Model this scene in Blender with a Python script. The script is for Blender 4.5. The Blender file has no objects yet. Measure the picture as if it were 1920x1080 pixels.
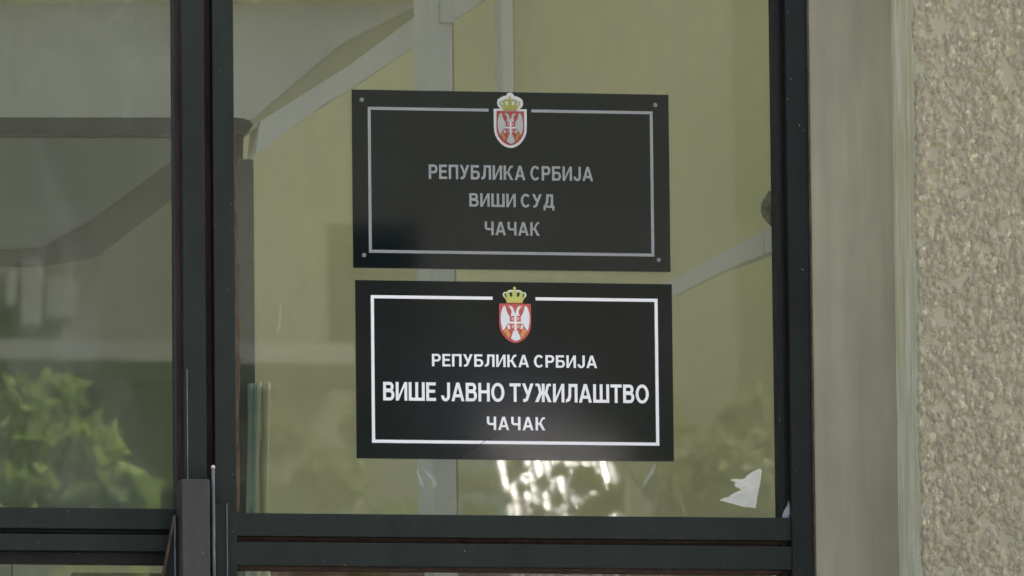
import bpy, bmesh, math, random
import numpy as np
from mathutils import Vector
from mathutils.geometry import tessellate_polygon
R = math.radians
S = bpy.context.scene
COL = S.collection

# ------------------------------------------------------------------ camera
YAW, PITCH, ROLL, DIST = 11.0, 7.0, -0.6, 20.0
TGT = np.array([0.0, 0.0, 4.04])
def _basis():
    y, p, r = R(YAW), R(PITCH), R(ROLL)
    f = np.array([math.sin(y)*math.cos(p), math.cos(y)*math.cos(p), math.sin(p)])
    rt = np.cross(f, [0, 0, 1]); rt /= np.linalg.norm(rt); up = np.cross(rt, f)
    return f, rt*math.cos(r)+up*math.sin(r), -rt*math.sin(r)+up*math.cos(r)
FW, RT, UP = _basis()
CAMP = TGT - DIST*FW
cam = bpy.data.cameras.new('camera'); camo = bpy.data.objects.new('camera', cam); COL.objects.link(camo)
S.camera = camo
from mathutils import Matrix
camo.matrix_world = Matrix(((RT[0], UP[0], -FW[0], CAMP[0]), (RT[1], UP[1], -FW[1], CAMP[1]),
                            (RT[2], UP[2], -FW[2], CAMP[2]), (0, 0, 0, 1)))
cam.sensor_width = 36; cam.lens = 36*DIST*1000/1920
cam.clip_start = 0.5; cam.clip_end = 3000
cam.dof.use_dof = True; cam.dof.focus_distance = DIST+0.03; cam.dof.aperture_fstop = cam.lens/14.0

# ------------------------------------------------------------------ world, sun, exposure
SUN_EL, SUN_AZ = 48.0, 60.0      # azimuth measured from +Y towards +X
W = bpy.data.worlds.new('World'); S.world = W; W.use_nodes = True
nt = W.node_tree; nt.nodes.clear()
sky = nt.nodes.new('ShaderNodeTexSky'); sky.sky_type = 'NISHITA'; sky.sun_disc = False
sky.sun_elevation = R(SUN_EL); sky.sun_rotation = R(SUN_AZ); sky.air_density = 0.55; sky.dust_density = 8.0; sky.ozone_density = 0.3
bg = nt.nodes.new('ShaderNodeBackground'); bg.inputs[1].default_value = 0.15
wo = nt.nodes.new('ShaderNodeOutputWorld')
nt.links.new(sky.outputs[0], bg.inputs[0]); nt.links.new(bg.outputs[0], wo.inputs[0])
sl = bpy.data.lights.new('sun', 'SUN'); sl.energy = 2.6; sl.angle = R(0.5); sl.color = (1.0, 0.94, 0.85)
so = bpy.data.objects.new('sun', sl); COL.objects.link(so)
sd = Vector((math.sin(R(SUN_AZ))*math.cos(R(SUN_EL)), math.cos(R(SUN_AZ))*math.cos(R(SUN_EL)), math.sin(R(SUN_EL))))
so.rotation_euler = sd.to_track_quat('Z', 'Y').to_euler(); so.location = (0, 0, 30)
S.view_settings.view_transform = 'Standard'; S.view_settings.look = 'None'
S.view_settings.gamma = 1; S.view_settings.use_curve_mapping = False
S.view_settings.exposure = 2.05
S.cycles.use_denoising = True
S.cycles.max_bounces = 14; S.cycles.transparent_max_bounces = 16; S.cycles.diffuse_bounces = 6
S.cycles.sample_clamp_indirect = 20

# ------------------------------------------------------------------ helpers
def P(px, py, y=0.0):
    """point of the plane at depth y that the photograph shows at this pixel (1920 x 1080)"""
    d = FW + RT*(px-960)/(1000*DIST) - UP*(py-540)/(1000*DIST)
    t = (y-CAMP[1])/d[1]
    return CAMP + t*d
def PX(px, y=0.0, py=540): return float(P(px, py, y)[0])
def PZ(py, y=0.0, px=960): return float(P(px, py, y)[2])

def srgb(r, g, b):
    f = lambda c: (c/255/12.92) if c/255 <= .04045 else ((c/255+.055)/1.055)**2.4
    return (f(r), f(g), f(b), 1)

class N:
    def __init__(s, name):
        s.m = bpy.data.materials.new(name); s.m.use_nodes = True
        s.t = s.m.node_tree; s.b = s.t.nodes['Principled BSDF']; s.o = s.t.nodes['Material Output']
        s.tc = s.t.nodes.new('ShaderNodeNewGeometry')
    def n(s, k, **kw):
        x = s.t.nodes.new(k)
        for a, v in kw.items(): setattr(x, a, v)
        return x
    def l(s, a, b): s.t.links.new(a, b)
    def noise(s, scale, stretch=(1, 1, 1), detail=4, rough=.6, off=(0, 0, 0)):
        mp = s.n('ShaderNodeMapping'); mp.inputs['Scale'].default_value = stretch; mp.inputs['Location'].default_value = off
        s.l(s.tc.outputs['Position'], mp.inputs[0])
        x = s.n('ShaderNodeTexNoise'); x.inputs['Scale'].default_value = scale
        x.inputs['Detail'].default_value = detail; x.inputs['Roughness'].default_value = rough
        s.l(mp.outputs[0], x.inputs['Vector']); return x.outputs['Fac']
    def ramp(s, v, stops):
        r = s.n('ShaderNodeValToRGB'); e = r.color_ramp.elements
        while len(e) < len(stops): e.new(.5)
        for i, (p, c) in enumerate(stops):
            e[i].position = p; e[i].color = c if len(c) == 4 else (*c, 1)
        s.l(v, r.inputs[0]); return r.outputs[0]
    def mix(s, f, a, b):
        x = s.n('ShaderNodeMix', data_type='RGBA')
        if isinstance(f, (int, float)): x.inputs[0].default_value = f
        else: s.l(f, x.inputs[0])
        for i, c in ((6, a), (7, b)):
            if isinstance(c, tuple): x.inputs[i].default_value = c if len(c) == 4 else (*c, 1)
            else: s.l(c, x.inputs[i])
        return x.outputs[2]
    def bump(s, h, dist, strength=1.0):
        x = s.n('ShaderNodeBump'); x.inputs['Distance'].default_value = dist; x.inputs['Strength'].default_value = strength
        s.l(h, x.inputs['Height']); s.l(x.outputs[0], s.b.inputs['Normal']); return x.outputs[0]
    def col(s, c):
        if isinstance(c, tuple): s.b.inputs['Base Color'].default_value = c if len(c) == 4 else (*c, 1)
        else: s.l(c, s.b.inputs['Base Color'])
    def rough(s, v):
        if isinstance(v, (int, float)): s.b.inputs['Roughness'].default_value = v
        else: s.l(v, s.b.inputs['Roughness'])

def simple(name, c, rough=.6, var=.18, scale=30, stretch=(1, 1, 1), bump=0, metal=0, bscale=None):
    m = N(name); c = tuple(c[:3])
    lo = tuple(x*(1-var) for x in c); hi = tuple(min(1, x*(1+var)) for x in c)
    v = m.noise(scale, stretch)
    m.col(m.ramp(v, [(.3, lo), (.7, hi)])); m.rough(rough); m.b.inputs['Metallic'].default_value = metal
    if bump: m.bump(m.noise(bscale or scale*4, stretch, 5), bump)
    return m.m

def paint(name, c, chip=(.35, .35, .32), seed=0.0, rust=.25):
    m = N(name); c = tuple(c)
    base = m.ramp(m.noise(9, (1, 1, .35), 6, .65, (seed, 0, 0)), [(.3, tuple(x*.78 for x in c)), (.7, tuple(x*1.22 for x in c))])
    r = m.ramp(m.noise(60, (1, 1, .3), 5, .7, (0, seed, 3)), [(.62, (0, 0, 0)), (.72, (rust,)*3)])
    base = m.mix(r, base, (.075, .045, .032))
    ch = m.ramp(m.noise(170, (1, 1, .6), 1, .5, (seed, 7, 1)), [(.785, (0, 0, 0)), (.82, (.6,)*3)])
    base = m.mix(ch, base, chip)
    m.col(base)
    m.rough(m.ramp(m.noise(25, (1, 1, 1), 4), [(.3, (.5,)*3), (.7, (.7,)*3)])); m.b.inputs['Specular IOR Level'].default_value = .2
    m.bump(m.noise(120, (1, 1, .4), 4), .0008, .5)
    return m.m

def glass(name, tint=(1, 1, 1), ior=1.75, dirt_haze=.02, wave=.00003, seed=0., dirt_haze_col=(.5, .52, .5)):
    m = N(name); t = m.t
    t.nodes.remove(m.b)
    tr = m.n('ShaderNodeBsdfTransparent'); tr.inputs[0].default_value = (*tint, 1)
    gl = m.n('ShaderNodeBsdfGlossy'); gl.inputs['Roughness'].default_value = .012
    bp = m.n('ShaderNodeBump'); bp.inputs['Distance'].default_value = wave
    m.l(m.noise(7, (1, 1, .5), 2, .4, (seed, 0, 0)), bp.inputs['Height']); m.l(bp.outputs[0], gl.inputs['Normal'])
    fr = m.n('ShaderNodeFresnel'); fr.inputs[0].default_value = ior
    mx = m.n('ShaderNodeMixShader'); m.l(fr.outputs[0], mx.inputs[0]); m.l(tr.outputs[0], mx.inputs[1]); m.l(gl.outputs[0], mx.inputs[2])
    df = m.n('ShaderNodeBsdfDiffuse'); df.inputs[0].default_value = (*dirt_haze_col, 1)
    a = m.ramp(m.noise(5, (1, 1, .4), 6, .7, (seed, 2, 0)), [(.45, (dirt_haze*.3,)*3), (.8, (dirt_haze*3,)*3)])
    b = m.ramp(m.noise(160, (1, 1, .05), 3, .6, (seed, 5, 0)), [(.62, (0,)*3), (.85, (dirt_haze*1.2,)*3)])
    ad = m.n('ShaderNodeMath', operation='ADD'); m.l(a, ad.inputs[0]); m.l(b, ad.inputs[1])
    m2 = m.n('ShaderNodeMixShader'); m.l(ad.outputs[0], m2.inputs[0]); m.l(mx.outputs[0], m2.inputs[1]); m.l(df.outputs[0], m2.inputs[2])
    m.l(m2.outputs[0], m.o.inputs[0]); return m.m

def sheer(name, c, alpha, rough=.5):
    m = N(name); m.col(tuple(c)); m.rough(rough)
    v = m.ramp(m.noise(90, (1, 1, .5), 5, .7), [(.35, (alpha*.45,)*3), (.65, (alpha,)*3)])
    m.l(v, m.b.inputs['Alpha']); return m.m

def thing(name, label=None, cat=None, loc=(0, 0, 0), group=None, kind=None):
    o = bpy.data.objects.new(name, None); COL.objects.link(o); o.location = loc
    o.empty_display_size = .05
    tag(o, label, cat, group, kind); return o
def tag(o, label=None, cat=None, group=None, kind=None):
    if label: o['label'] = label
    if cat: o['category'] = cat
    if group: o['group'] = group
    if kind: o['kind'] = kind
    return o
def wloc(o):
    v = Vector((0, 0, 0))
    while o is not None: v = v+o.location; o = o.parent
    return v
def link(name, me, mat, parent=None, loc=None):
    for mm in (mat if isinstance(mat, (list, tuple)) else [mat]): me.materials.append(mm)
    o = bpy.data.objects.new(name, me); COL.objects.link(o)
    if parent is not None:
        off = wloc(parent); me.transform(Matrix.Translation(-off)); o.parent = parent
    elif loc is not None:
        me.transform(Matrix.Translation(-Vector(loc))); o.location = loc
    return o
def bm_obj(name, bm, mat, parent=None, loc=None, smooth=False):
    bmesh.ops.recalc_face_normals(bm, faces=bm.faces)
    me = bpy.data.meshes.new(name); bm.to_mesh(me); bm.free()
    if smooth:
        for p in me.polygons: p.use_smooth = True
    return link(name, me, mat, parent, loc)
def add_box(bm, x0, x1, y0, y1, z0, z1, bev=0, seg=2):
    t = bmesh.new() if bev else bm
    vs = [t.verts.new((x, y, z)) for x in (x0, x1) for y in (y0, y1) for z in (z0, z1)]
    for f in ((0, 1, 3, 2), (4, 6, 7, 5), (0, 4, 5, 1), (2, 3, 7, 6), (0, 2, 6, 4), (1, 5, 7, 3)):
        t.faces.new([vs[i] for i in f])
    if bev:
        bmesh.ops.recalc_face_normals(t, faces=t.faces)
        bmesh.ops.bevel(t, geom=list(t.edges), offset=bev, segments=seg, affect='EDGES', profile=.6)
        me = bpy.data.meshes.new('t'); t.to_mesh(me); t.free(); bm.from_mesh(me); bpy.data.meshes.remove(me)
def box(name, x0, x1, y0, y1, z0, z1, mat, parent=None, bev=0, loc=None):
    bm = bmesh.new(); add_box(bm, min(x0, x1), max(x0, x1), min(y0, y1), max(y0, y1), min(z0, z1), max(z0, z1), bev)
    return bm_obj(name, bm, mat, parent, loc)
def add_prism(bm, pts, y0, y1):
    """outline in x, z pushed from y0 to y1"""
    a = [bm.verts.new((x, y0, z)) for x, z in pts]; b = [bm.verts.new((x, y1, z)) for x, z in pts]
    n = len(pts)
    if n <= 4: bm.faces.new(a); bm.faces.new(b[::-1])
    else:
        for t in tessellate_polygon([[Vector((x, z, 0)) for x, z in pts]]):
            bm.faces.new([a[i] for i in t]); bm.faces.new([b[i] for i in t][::-1])
    for i in range(n): bm.faces.new([a[i], b[i], b[(i+1) % n], a[(i+1) % n]])
def prism(name, pts, y0, y1, mat, parent=None, loc=None):
    bm = bmesh.new(); add_prism(bm, pts, y0, y1)
    bmesh.ops.triangulate(bm, faces=[f for f in bm.faces if len(f.verts) > 4])
    return bm_obj(name, bm, mat, parent, loc)
def pxpoly(pts, y): return [(float(P(a, b, y)[0]), float(P(a, b, y)[2])) for a, b in pts]
def add_tube(bm, a, b, r0, r1=None, seg=12, caps=True):
    a, b = Vector(a), Vector(b); r1 = r0 if r1 is None else r1
    d = (b-a).normalized(); u = d.orthogonal().normalized(); v = d.cross(u)
    A = [bm.verts.new(a+(u*math.cos(t)+v*math.sin(t))*r0) for t in [2*math.pi*i/seg for i in range(seg)]]
    B = [bm.verts.new(b+(u*math.cos(t)+v*math.sin(t))*r1) for t in [2*math.pi*i/seg for i in range(seg)]]
    for i in range(seg): bm.faces.new([A[i], A[(i+1) % seg], B[(i+1) % seg], B[i]])
    if caps: bm.faces.new(A[::-1]); bm.faces.new(B)

# ------------------------------------------------------------------ materials
M = {}
M['paint'] = paint('dark_green_grey_paint', (.0175, .0240, .0190))
M['paint2'] = paint('dark_blue_grey_paint', (.0125, .0160, .0145), seed=3.3)
M['post'] = paint('mid_grey_paint', (.054, .055, .051), seed=6.1, rust=.4)
M['rust'] = simple('rust_brown_rebate', (.046, .025, .019), .8, .5, 60, (1, 1, .12), .0006)
M['edge'] = simple('light_edge_paint', (.12, .145, .145), .5, .5, 90, (1, 1, .3))  # light grey for the rod, edge strips and painted arris highlight
M['putty'] = simple('old_glazing_putty', (.035, .032, .014), .9, .6, 160)
M['putty2'] = simple('brown_glazing_putty', (.085, .060, .035), .9, .6, 120, (1, 1, .2))
M['cream'] = simple('cream_wall_paint', (.775, .775, .525), .7, .04, 2.5, (1, 1, 1), .001)
M['white'] = simple('white_gloss_paint', (.80, .83, .84), .5, .04, 4)
M['offwhite'] = simple('off_white_plaster', (.68, .705, .69), .7, .04, 3)
M['olive'] = simple('olive_trim_shade_paint', (.40, .38, .25), .8, .1, 4)  # column trim, and the shade line painted beside the duct
M['recess_shade'] = simple('olive_shade_paint', (.56, .56, .40), .8, .06, 4)  # shade of the stair groove put into the colour
M['olive2'] = simple('dark_olive_shade_paint', (.31, .33, .27), .8, .1, 4)  # deeper painted shade for the left end of the stair groove
M['floor'] = simple('terrazzo_floor', (.55, .53, .47), .4, .3, 80)
M['dark'] = simple('dark_bronze_metal', (.038, .050, .045), .7, .2, 20)
M['dark'].node_tree.nodes['Principled BSDF'].inputs['Specular IOR Level'].default_value = .15
M['stile2'] = simple('slate_grey_metal', (.085, .105, .100), .7, .15, 20)

# right-hand concrete
m = N('smooth_grey_concrete')
c = m.ramp(m.noise(26, (1, 1, .09), 6, .62), [(.3, (.292, .284, .198)), (.5, (.322, .315, .222)), (.72, (.36, .353, .252))])
big = m.ramp(m.noise(3.2, (1, 1, .5), 4, .6), [(.35, (.82,)*3), (.65, (1.08,)*3)])
mul = m.n('ShaderNodeMix', data_type='RGBA', blend_type='MULTIPLY'); mul.inputs[0].default_value = 1; m.l(c, mul.inputs[6]); m.l(big, mul.inputs[7])
sp = m.ramp(m.noise(140, (1, 1, .08), 3, .6, (4, 4, 4)), [(.70, (0,)*3), (.78, (.35,)*3)])
m.col(m.mix(sp, mul.outputs[2], (.17, .16, .13))); m.rough(.85)
m.bump(m.noise(90, (1, 1, .06), 5), .0009, .7); M['concrete'] = m.m
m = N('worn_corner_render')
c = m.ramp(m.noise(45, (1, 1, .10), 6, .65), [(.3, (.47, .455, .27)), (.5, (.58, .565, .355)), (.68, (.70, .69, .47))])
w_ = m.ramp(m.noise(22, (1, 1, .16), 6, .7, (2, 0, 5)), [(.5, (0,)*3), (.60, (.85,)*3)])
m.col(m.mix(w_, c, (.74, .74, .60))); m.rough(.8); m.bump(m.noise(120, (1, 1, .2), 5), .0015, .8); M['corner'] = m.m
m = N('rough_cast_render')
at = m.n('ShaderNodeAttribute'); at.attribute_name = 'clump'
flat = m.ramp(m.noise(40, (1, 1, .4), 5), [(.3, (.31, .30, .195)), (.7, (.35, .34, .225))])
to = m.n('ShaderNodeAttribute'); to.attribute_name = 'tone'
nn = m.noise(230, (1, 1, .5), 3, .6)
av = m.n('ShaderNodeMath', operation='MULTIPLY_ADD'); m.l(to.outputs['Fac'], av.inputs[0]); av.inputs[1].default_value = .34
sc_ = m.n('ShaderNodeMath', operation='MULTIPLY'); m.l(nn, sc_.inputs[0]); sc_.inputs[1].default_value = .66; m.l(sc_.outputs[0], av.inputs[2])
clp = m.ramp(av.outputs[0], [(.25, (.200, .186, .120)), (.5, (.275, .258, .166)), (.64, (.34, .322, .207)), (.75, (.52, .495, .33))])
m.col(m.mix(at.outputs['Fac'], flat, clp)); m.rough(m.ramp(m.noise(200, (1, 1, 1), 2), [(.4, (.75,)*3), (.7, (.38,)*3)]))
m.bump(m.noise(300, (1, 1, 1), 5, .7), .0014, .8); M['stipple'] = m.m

M['glass'] = glass('window_glass', (.965, .982, .945), 1.66, .024)
M['glass_l'] = glass('door_glass', (.86, .89, .85), 1.75, .06, seed=4.)  # diffuse layer raised beyond dirt, to veil the pane with painted haze
M['tint'] = glass('tinted_door_glass', (.55, .60, .57), 1.3, .03, dirt_haze_col=(.3, .33, .32))
M['roomglass'] = glass('hall_side_glass', (.95, .97, .95), 1.5, .005)

# ------------------------------------------------------------------ ground
def sheet(name, x0, x1, y0, y1, z, mat, **kw):
    bm = bmesh.new(); bm.faces.new([bm.verts.new(v) for v in ((x0, y0, z), (x1, y0, z), (x1, y1, z), (x0, y1, z))])
    return tag(bm_obj(name, bm, mat), kind='structure', **kw)
M['asphalt'] = simple('asphalt', (.06, .06, .06), .9, .2, 40, bump=.002)
M['grass'] = simple('lawn', (.045, .07, .02), .9, .4, 30, bump=.01)
M['paving'] = simple('concrete_paving', (.26, .25, .22), .85, .15, 6, bump=.002)
sheet('ground', -900, 900, -900, 900, 0.0, M['grass'])
sheet('street', -60, 60, -24, -21.2, .012, M['asphalt'])
sheet('pavement', -60, 60, -21.2, -3.6, .016, M['paving'])
# entrance podium with steps up from the pavement
pod = thing('entrance_steps', 'broad pale concrete steps rising to the entrance landing', 'steps', (0, -2.2, 0))
FZ = 2.40
box('landing', -9, 7, -2.0, 0.02, 0.02, FZ-.004, M['paving'], pod)
for i in range(14):
    h = FZ*(14-i)/15
    box('step', -6, 5, -2.0-.30*(i+1), -2.0-.30*i-.002, 0.02, h, M['paving'], pod, .006)

# ------------------------------------------------------------------ building shell
bld = thing('courthouse_building', 'beige building front round the glazed entrance', 'building', (0, 0, FZ))
m = N('rough_cast_render_flat')
clp = m.ramp(m.noise(90, (1, 1, 1), 5, .7), [(.28, (.22, .205, .14)), (.5, (.30, .285, .19)), (.66, (.36, .345, .22)), (.8, (.50, .48, .32))])
m.col(clp); m.rough(.8); m.bump(m.noise(70, (1, 1, 1), 5, .7), .006, 1); M['stipple_flat'] = m.m
XJ = PX(1522)                # outer edge of the frame, where the smooth concrete starts
XC = PX(1678)                # inner corner of the return
YS = -0.19                   # rough-cast wall face
XS = PX(1718, YS)            # corner of the rough-cast wall
XE = PX(1920, YS)+.10        # end of the finely modelled render
ZT, ZB = PZ(-90), PZ(1170)
TOPZ, ROOF = 5.75, 6.9
XL = -2.35
# smooth concrete pilaster
box('smooth_band', XJ, XC, 0.0, .30, FZ, TOPZ, M['concrete'], bld)
box('sealant_joint', XJ-.0022, XJ+.0012, -.0016, .004, FZ, TOPZ, M['putty2'], bld)
# return with slightly worn corner, as a grid
def grid_mesh(us, vs, f):
    V = [f(u, v) for v in vs for u in us]; n = len(us)
    F = [(j*n+i, j*n+i+1, (j+1)*n+i+1, (j+1)*n+i) for j in range(len(vs)-1) for i in range(n-1)]
    me = bpy.data.meshes.new('grid'); me.from_pydata(V, [], F); return me
rng = np.random.default_rng(7)
def smooth_noise(n, step):
    k = rng.random(n//step+4); x = np.arange(n)/step; i = x.astype(int); f = x-i; f = f*f*(3-2*f)
    return k[i]*(1-f)+k[i+1]*f
nz = 900; zs = np.linspace(ZB, ZT, nz)
wob = (smooth_noise(nz, 90)-.5)*.006+(smooth_noise(nz, 12)-.5)*.004+(smooth_noise(nz, 4)-.5)*.0016
us = [0, .15, .35, .55, .75, .88, .95, .985, 1.0]
def ret(u, j):
    z = float(zs[j]); w_ = float(wob[j])
    x = XC + (XS-XC)*u + w_*u**6
    y = (0.0 + YS*u) if u < .95 else YS*(.95+(u-.95)*.8)
    return (x, y-.0005, z)
V = [ret(u, j) for j in range(nz) for u in us]; n = len(us)
F = [(j*n+i, j*n+i+1, (j+1)*n+i+1, (j+1)*n+i) for j in range(nz-1) for i in range(n-1)]
me = bpy.data.meshes.new('corner_return'); me.from_pydata(V, [], F)
for p in me.polygons: p.use_smooth = True
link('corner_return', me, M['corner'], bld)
# rough-cast wall, real relief
def vnoise2(w, h, cell):
    gx, gy = int(w/cell)+3, int(h/cell)+3
    g = rng.random((gy, gx)); return g
def fbm(X, Z, cell, octs=3, gain=.5, seed=0):
    r = np.random.default_rng(seed); out = np.zeros_like(X); amp = 1; tot = 0
    for o in range(octs):
        c = cell/2**o; x = X/c; z = Z/c
        ix = np.floor(x).astype(int); iz = np.floor(z).astype(int); fx = x-ix; fz = z-iz
        fx = fx*fx*(3-2*fx); fz = fz*fz*(3-2*fz)
        g = r.random((iz.max()-iz.min()+2, ix.max()-ix.min()+2)); a = iz-iz.min(); b = ix-ix.min()
        out += amp*((g[a, b]*(1-fx)+g[a, b+1]*fx)*(1-fz)+(g[a+1, b]*(1-fx)+g[a+1, b+1]*fx)*fz); tot += amp; amp *= gain
    return out/tot
st = .0016
xs = np.arange(XS, XE, st); zz = np.arange(ZB, ZT, st)
X, Z = np.meshgrid(xs, zz)
wx = (fbm(X, Z, .02, 3, seed=1)-.5)*.030; wz = (fbm(X, Z, .02, 3, seed=2)-.5)*.030
a = fbm(X+wx, (Z+wz)*.8, .0135, 3, .5, seed=3)
mask = np.clip((a-.365)/.05, 0, 1); mask = mask*mask*(3-2*mask)
fine = fbm(X, Z*.8, .0036, 2, .6, seed=5)
dome = np.zeros_like(X); tone = fbm(X, Z, .01, 2, seed=9)
rr = np.random.default_rng(21); K = int((xs[-1]-xs[0])*(zz[-1]-zz[0])/.0065**2)
for k in range(K):
    cx_, cz_ = rr.random()*X.shape[1], rr.random()*X.shape[0]
    if mask[min(int(cz_), X.shape[0]-1), min(int(cx_), X.shape[1]-1)] < .5: continue
    big = rr.random()**2; ra = (1.5+2.6*big)*(.8+.4*rr.random()); rb = ra*(1.0+1.3*rr.random()); th = rr.normal()*.35
    L_ = int(max(ra, rb))+2; i0, i1 = max(0, int(cz_)-L_), min(X.shape[0], int(cz_)+L_+1); j0, j1 = max(0, int(cx_)-L_), min(X.shape[1], int(cx_)+L_+1)
    jj, ii = np.meshgrid(np.arange(j0, j1)-cx_, np.arange(i0, i1)-cz_)
    u_ = jj*math.cos(th)+ii*math.sin(th); v_ = -jj*math.sin(th)+ii*math.cos(th)
    d_ = np.sqrt(np.clip(1-(u_/ra)**2-(v_/rb)**2, 0, 1))*(.0008*ra+.0005)
    w0 = dome[i0:i1, j0:j1]; up_ = d_ > w0; w0[up_] = d_[up_]
    t0 = tone[i0:i1, j0:j1]; tv = rr.random(); t0[up_] = tv
edgein = np.clip((X-XS)/.004, 0, 1)
h = mask*(.0010+.0012*fine) + dome + .0007*fine
h *= .25+.75*edgein
Y = YS - h + (1-edgein)*.001
j = wob[np.clip(((Z-ZB)/(ZT-ZB)*(nz-1)).astype(int), 0, nz-1)]
Xd = X + j*np.clip(1-(X-XS)/.02, 0, 1)
co = np.stack([Xd, Y, Z], -1).reshape(-1, 3); h_, w__ = X.shape
idx = np.arange(h_*w__).reshape(h_, w__)
q = np.stack([idx[:-1, :-1], idx[:-1, 1:], idx[1:, 1:], idx[1:, :-1]], -1).reshape(-1, 4)
me = bpy.data.meshes.new('rough_cast'); me.vertices.add(len(co)); me.vertices.foreach_set('co', co.ravel())
me.loops.add(q.size); me.loops.foreach_set('vertex_index', q.ravel()); me.polygons.add(len(q))
me.polygons.foreach_set('loop_start', np.arange(0, q.size, 4)); me.polygons.foreach_set('loop_total', np.full(len(q), 4))
me.update()
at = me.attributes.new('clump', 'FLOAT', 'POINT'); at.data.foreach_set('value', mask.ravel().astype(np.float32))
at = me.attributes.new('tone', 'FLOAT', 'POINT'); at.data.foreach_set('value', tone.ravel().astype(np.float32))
for p in me.polygons: p.use_smooth = True
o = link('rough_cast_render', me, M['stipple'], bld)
# remaining walls
box('wall', XS+.004, XE, YS+.004, .30, FZ, ZB, M['stipple_flat'], bld)
box('wall', XS+.004, XE, YS+.004, .30, ZT, TOPZ, M['stipple_flat'], bld)
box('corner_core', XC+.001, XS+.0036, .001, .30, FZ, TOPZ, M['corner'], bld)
for z0, z1 in ((FZ, ZB), (ZT, TOPZ)):
    bmc = bmesh.new()
    vs = [(XC, 0), (XS, YS), (XS, .001), (XC+.0005, .001)]
    a_ = [bmc.verts.new((x, y, z0)) for x, y in vs]; b_ = [bmc.verts.new((x, y, z1)) for x, y in vs]
    for i in range(4): bmc.faces.new([a_[i], a_[(i+1) % 4], b_[(i+1) % 4], b_[i]])
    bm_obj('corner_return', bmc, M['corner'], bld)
box('wall', XE, 6.5, YS, .30, FZ, ROOF, M['stipple_flat'], bld)
box('wall', XL, XE, YS, .30, TOPZ, ROOF, M['stipple_flat'], bld)
box('wall', -6.4, XL, YS, .30, FZ, ROOF, M['stipple_flat'], bld)
box('roof', -6.4, 6.5, YS, .36, ROOF, ROOF+.25, M['paving'], bld)
box('roof', -6.4, 6.5, 3.2, 12, ROOF, ROOF+.25, M['paving'], bld)
box('roof', 2.4, 6.5, .36, 3.2, ROOF, ROOF+.25, M['paving'], bld)
skl = thing('added_skylight', 'unseen glazed skylight added to light the stair hall', 'skylight', (-1.4, 1.9, ROOF+.25))  # out of view, added to brighten the hall
box('pane', -6.2, 2.4, .38, 3.18, ROOF+.26, ROOF+.265, M['glass'], skl)
for i in range(5): box('glazing_bar', -6.2+i*2.14, -6.15+i*2.14, .36, 3.2, ROOF+.27, ROOF+.31, M['paint'], skl)
box('wall', -6.4, 6.5, 11.7, 12, 0, ROOF, M['paving'], bld)
box('wall', 6.2, 6.5, .30, 11.7, 0, ROOF, M['paving'], bld)
# unseen left flank glazing, added to let light into the stair hall
YB = 3.3
box('wall', -6.4, -6.2, 3.4, 11.7, 0, ROOF, M['paving'], bld)
box('wall', -6.4, -6.2, .30, 3.4, 0, FZ+.4, M['paving'], bld)
box('wall', -6.4, -6.2, .30, 3.4, 6.5, ROOF, M['paving'], bld)
fl = box('floor', -6.2, 6.2, .04, 11.7, FZ-.2, FZ, M['floor']); tag(fl, kind='structure')
box('hall_wall', -6.2, 6.2, YB, YB+.2, FZ, ROOF+.2, M['cream'], bld)
box('bounce_lining', -6.2, 2.4, .302, .33, TOPZ, ROOF+.2, M['white'], bld)  # unseen white surface added to bounce skylight into the hall
box('hall_wall', 2.4, 2.55, .30, YB, FZ, ROOF+.2, M['cream'], bld)
sw = thing('added_side_window', 'unseen tall side window added to light the stair hall', 'window', (-6.3, 1.8, FZ+.4))
box('pane', -6.31, -6.30, .34, 3.36, FZ+.45, 6.45, M['roomglass'], sw)
for yy in (.32, 1.3, 2.3, 3.34): box('mullion', -6.35, -6.26, yy-.02, yy+.02, FZ+.4, 6.5, M['paint'], sw)
for z_ in (FZ+.42, 4.6, 6.48): box('transom', -6.345, -6.265, .34, 3.32, z_-.02, z_+.02, M['paint'], sw)

# ------------------------------------------------------------------ right fixed window
GY = .052
wn = thing('entrance_window', 'dark framed glass panel carrying the two black court signs', 'window', ((PX(401)+PX(1520))/2, .03, FZ))
T_, B_ = TOPZ-.03, FZ+.02
def vbar(name, p0, p1, y0, y1, mat, par, z0=None, z1=None, bev=.0018, ref=540):
    yy = y0
    return box(name, PX(p0, yy, ref), PX(p1, yy, ref), y0, y1, B_ if z0 is None else z0, T_ if z1 is None else z1, mat, par, bev)
vbar('stile', 401, 441, .008, .075, M['paint'], wn)
vbar('stile', 1479, 1522, .004, .08, M['paint2'], wn, bev=.002)
vbar('glazing_bead', 1457, 1469, .026, .07, M['paint2'], wn)
vbar('rebate', 1467, 1481, .036, .074, M['rust'], wn, bev=0)
vbar('bead_edge', 1475, 1477.5, .028, .06, M['edge'], wn, bev=.0005)
x0, x1 = PX(440, .008), PX(1480, .008)
z = lambda py, y=.01: PZ(py, y)
box('rail', x0, x1, .012, .078, z(966), z(1009), M['paint'], wn, .002)
box('rail', x0, x1, .010, .078, z(1020), z(1064), M['paint'], wn, .002)
box('rebate', x0, x1, .034, .076, z(1009), z(1020), M['rust'], wn)
box('rebate', x0, x1, .030, .070, z(1064), z(1069), M['rust'], wn)
box('pane', PX(438, GY), PX(1460, GY), GY, GY+.004, z(970), T_-.02, M['glass'], wn)
box('pane', PX(438, GY), PX(1460, GY), GY, GY+.004, B_+.1, z(1066), M['glass'], wn)
box('top_rail', x0, x1, .012, .078, T_-.06, T_, M['paint'], wn, .002)
box('bottom_rail', x0, x1, .012, .078, B_, B_+.12, M['paint'], wn, .002)
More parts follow.
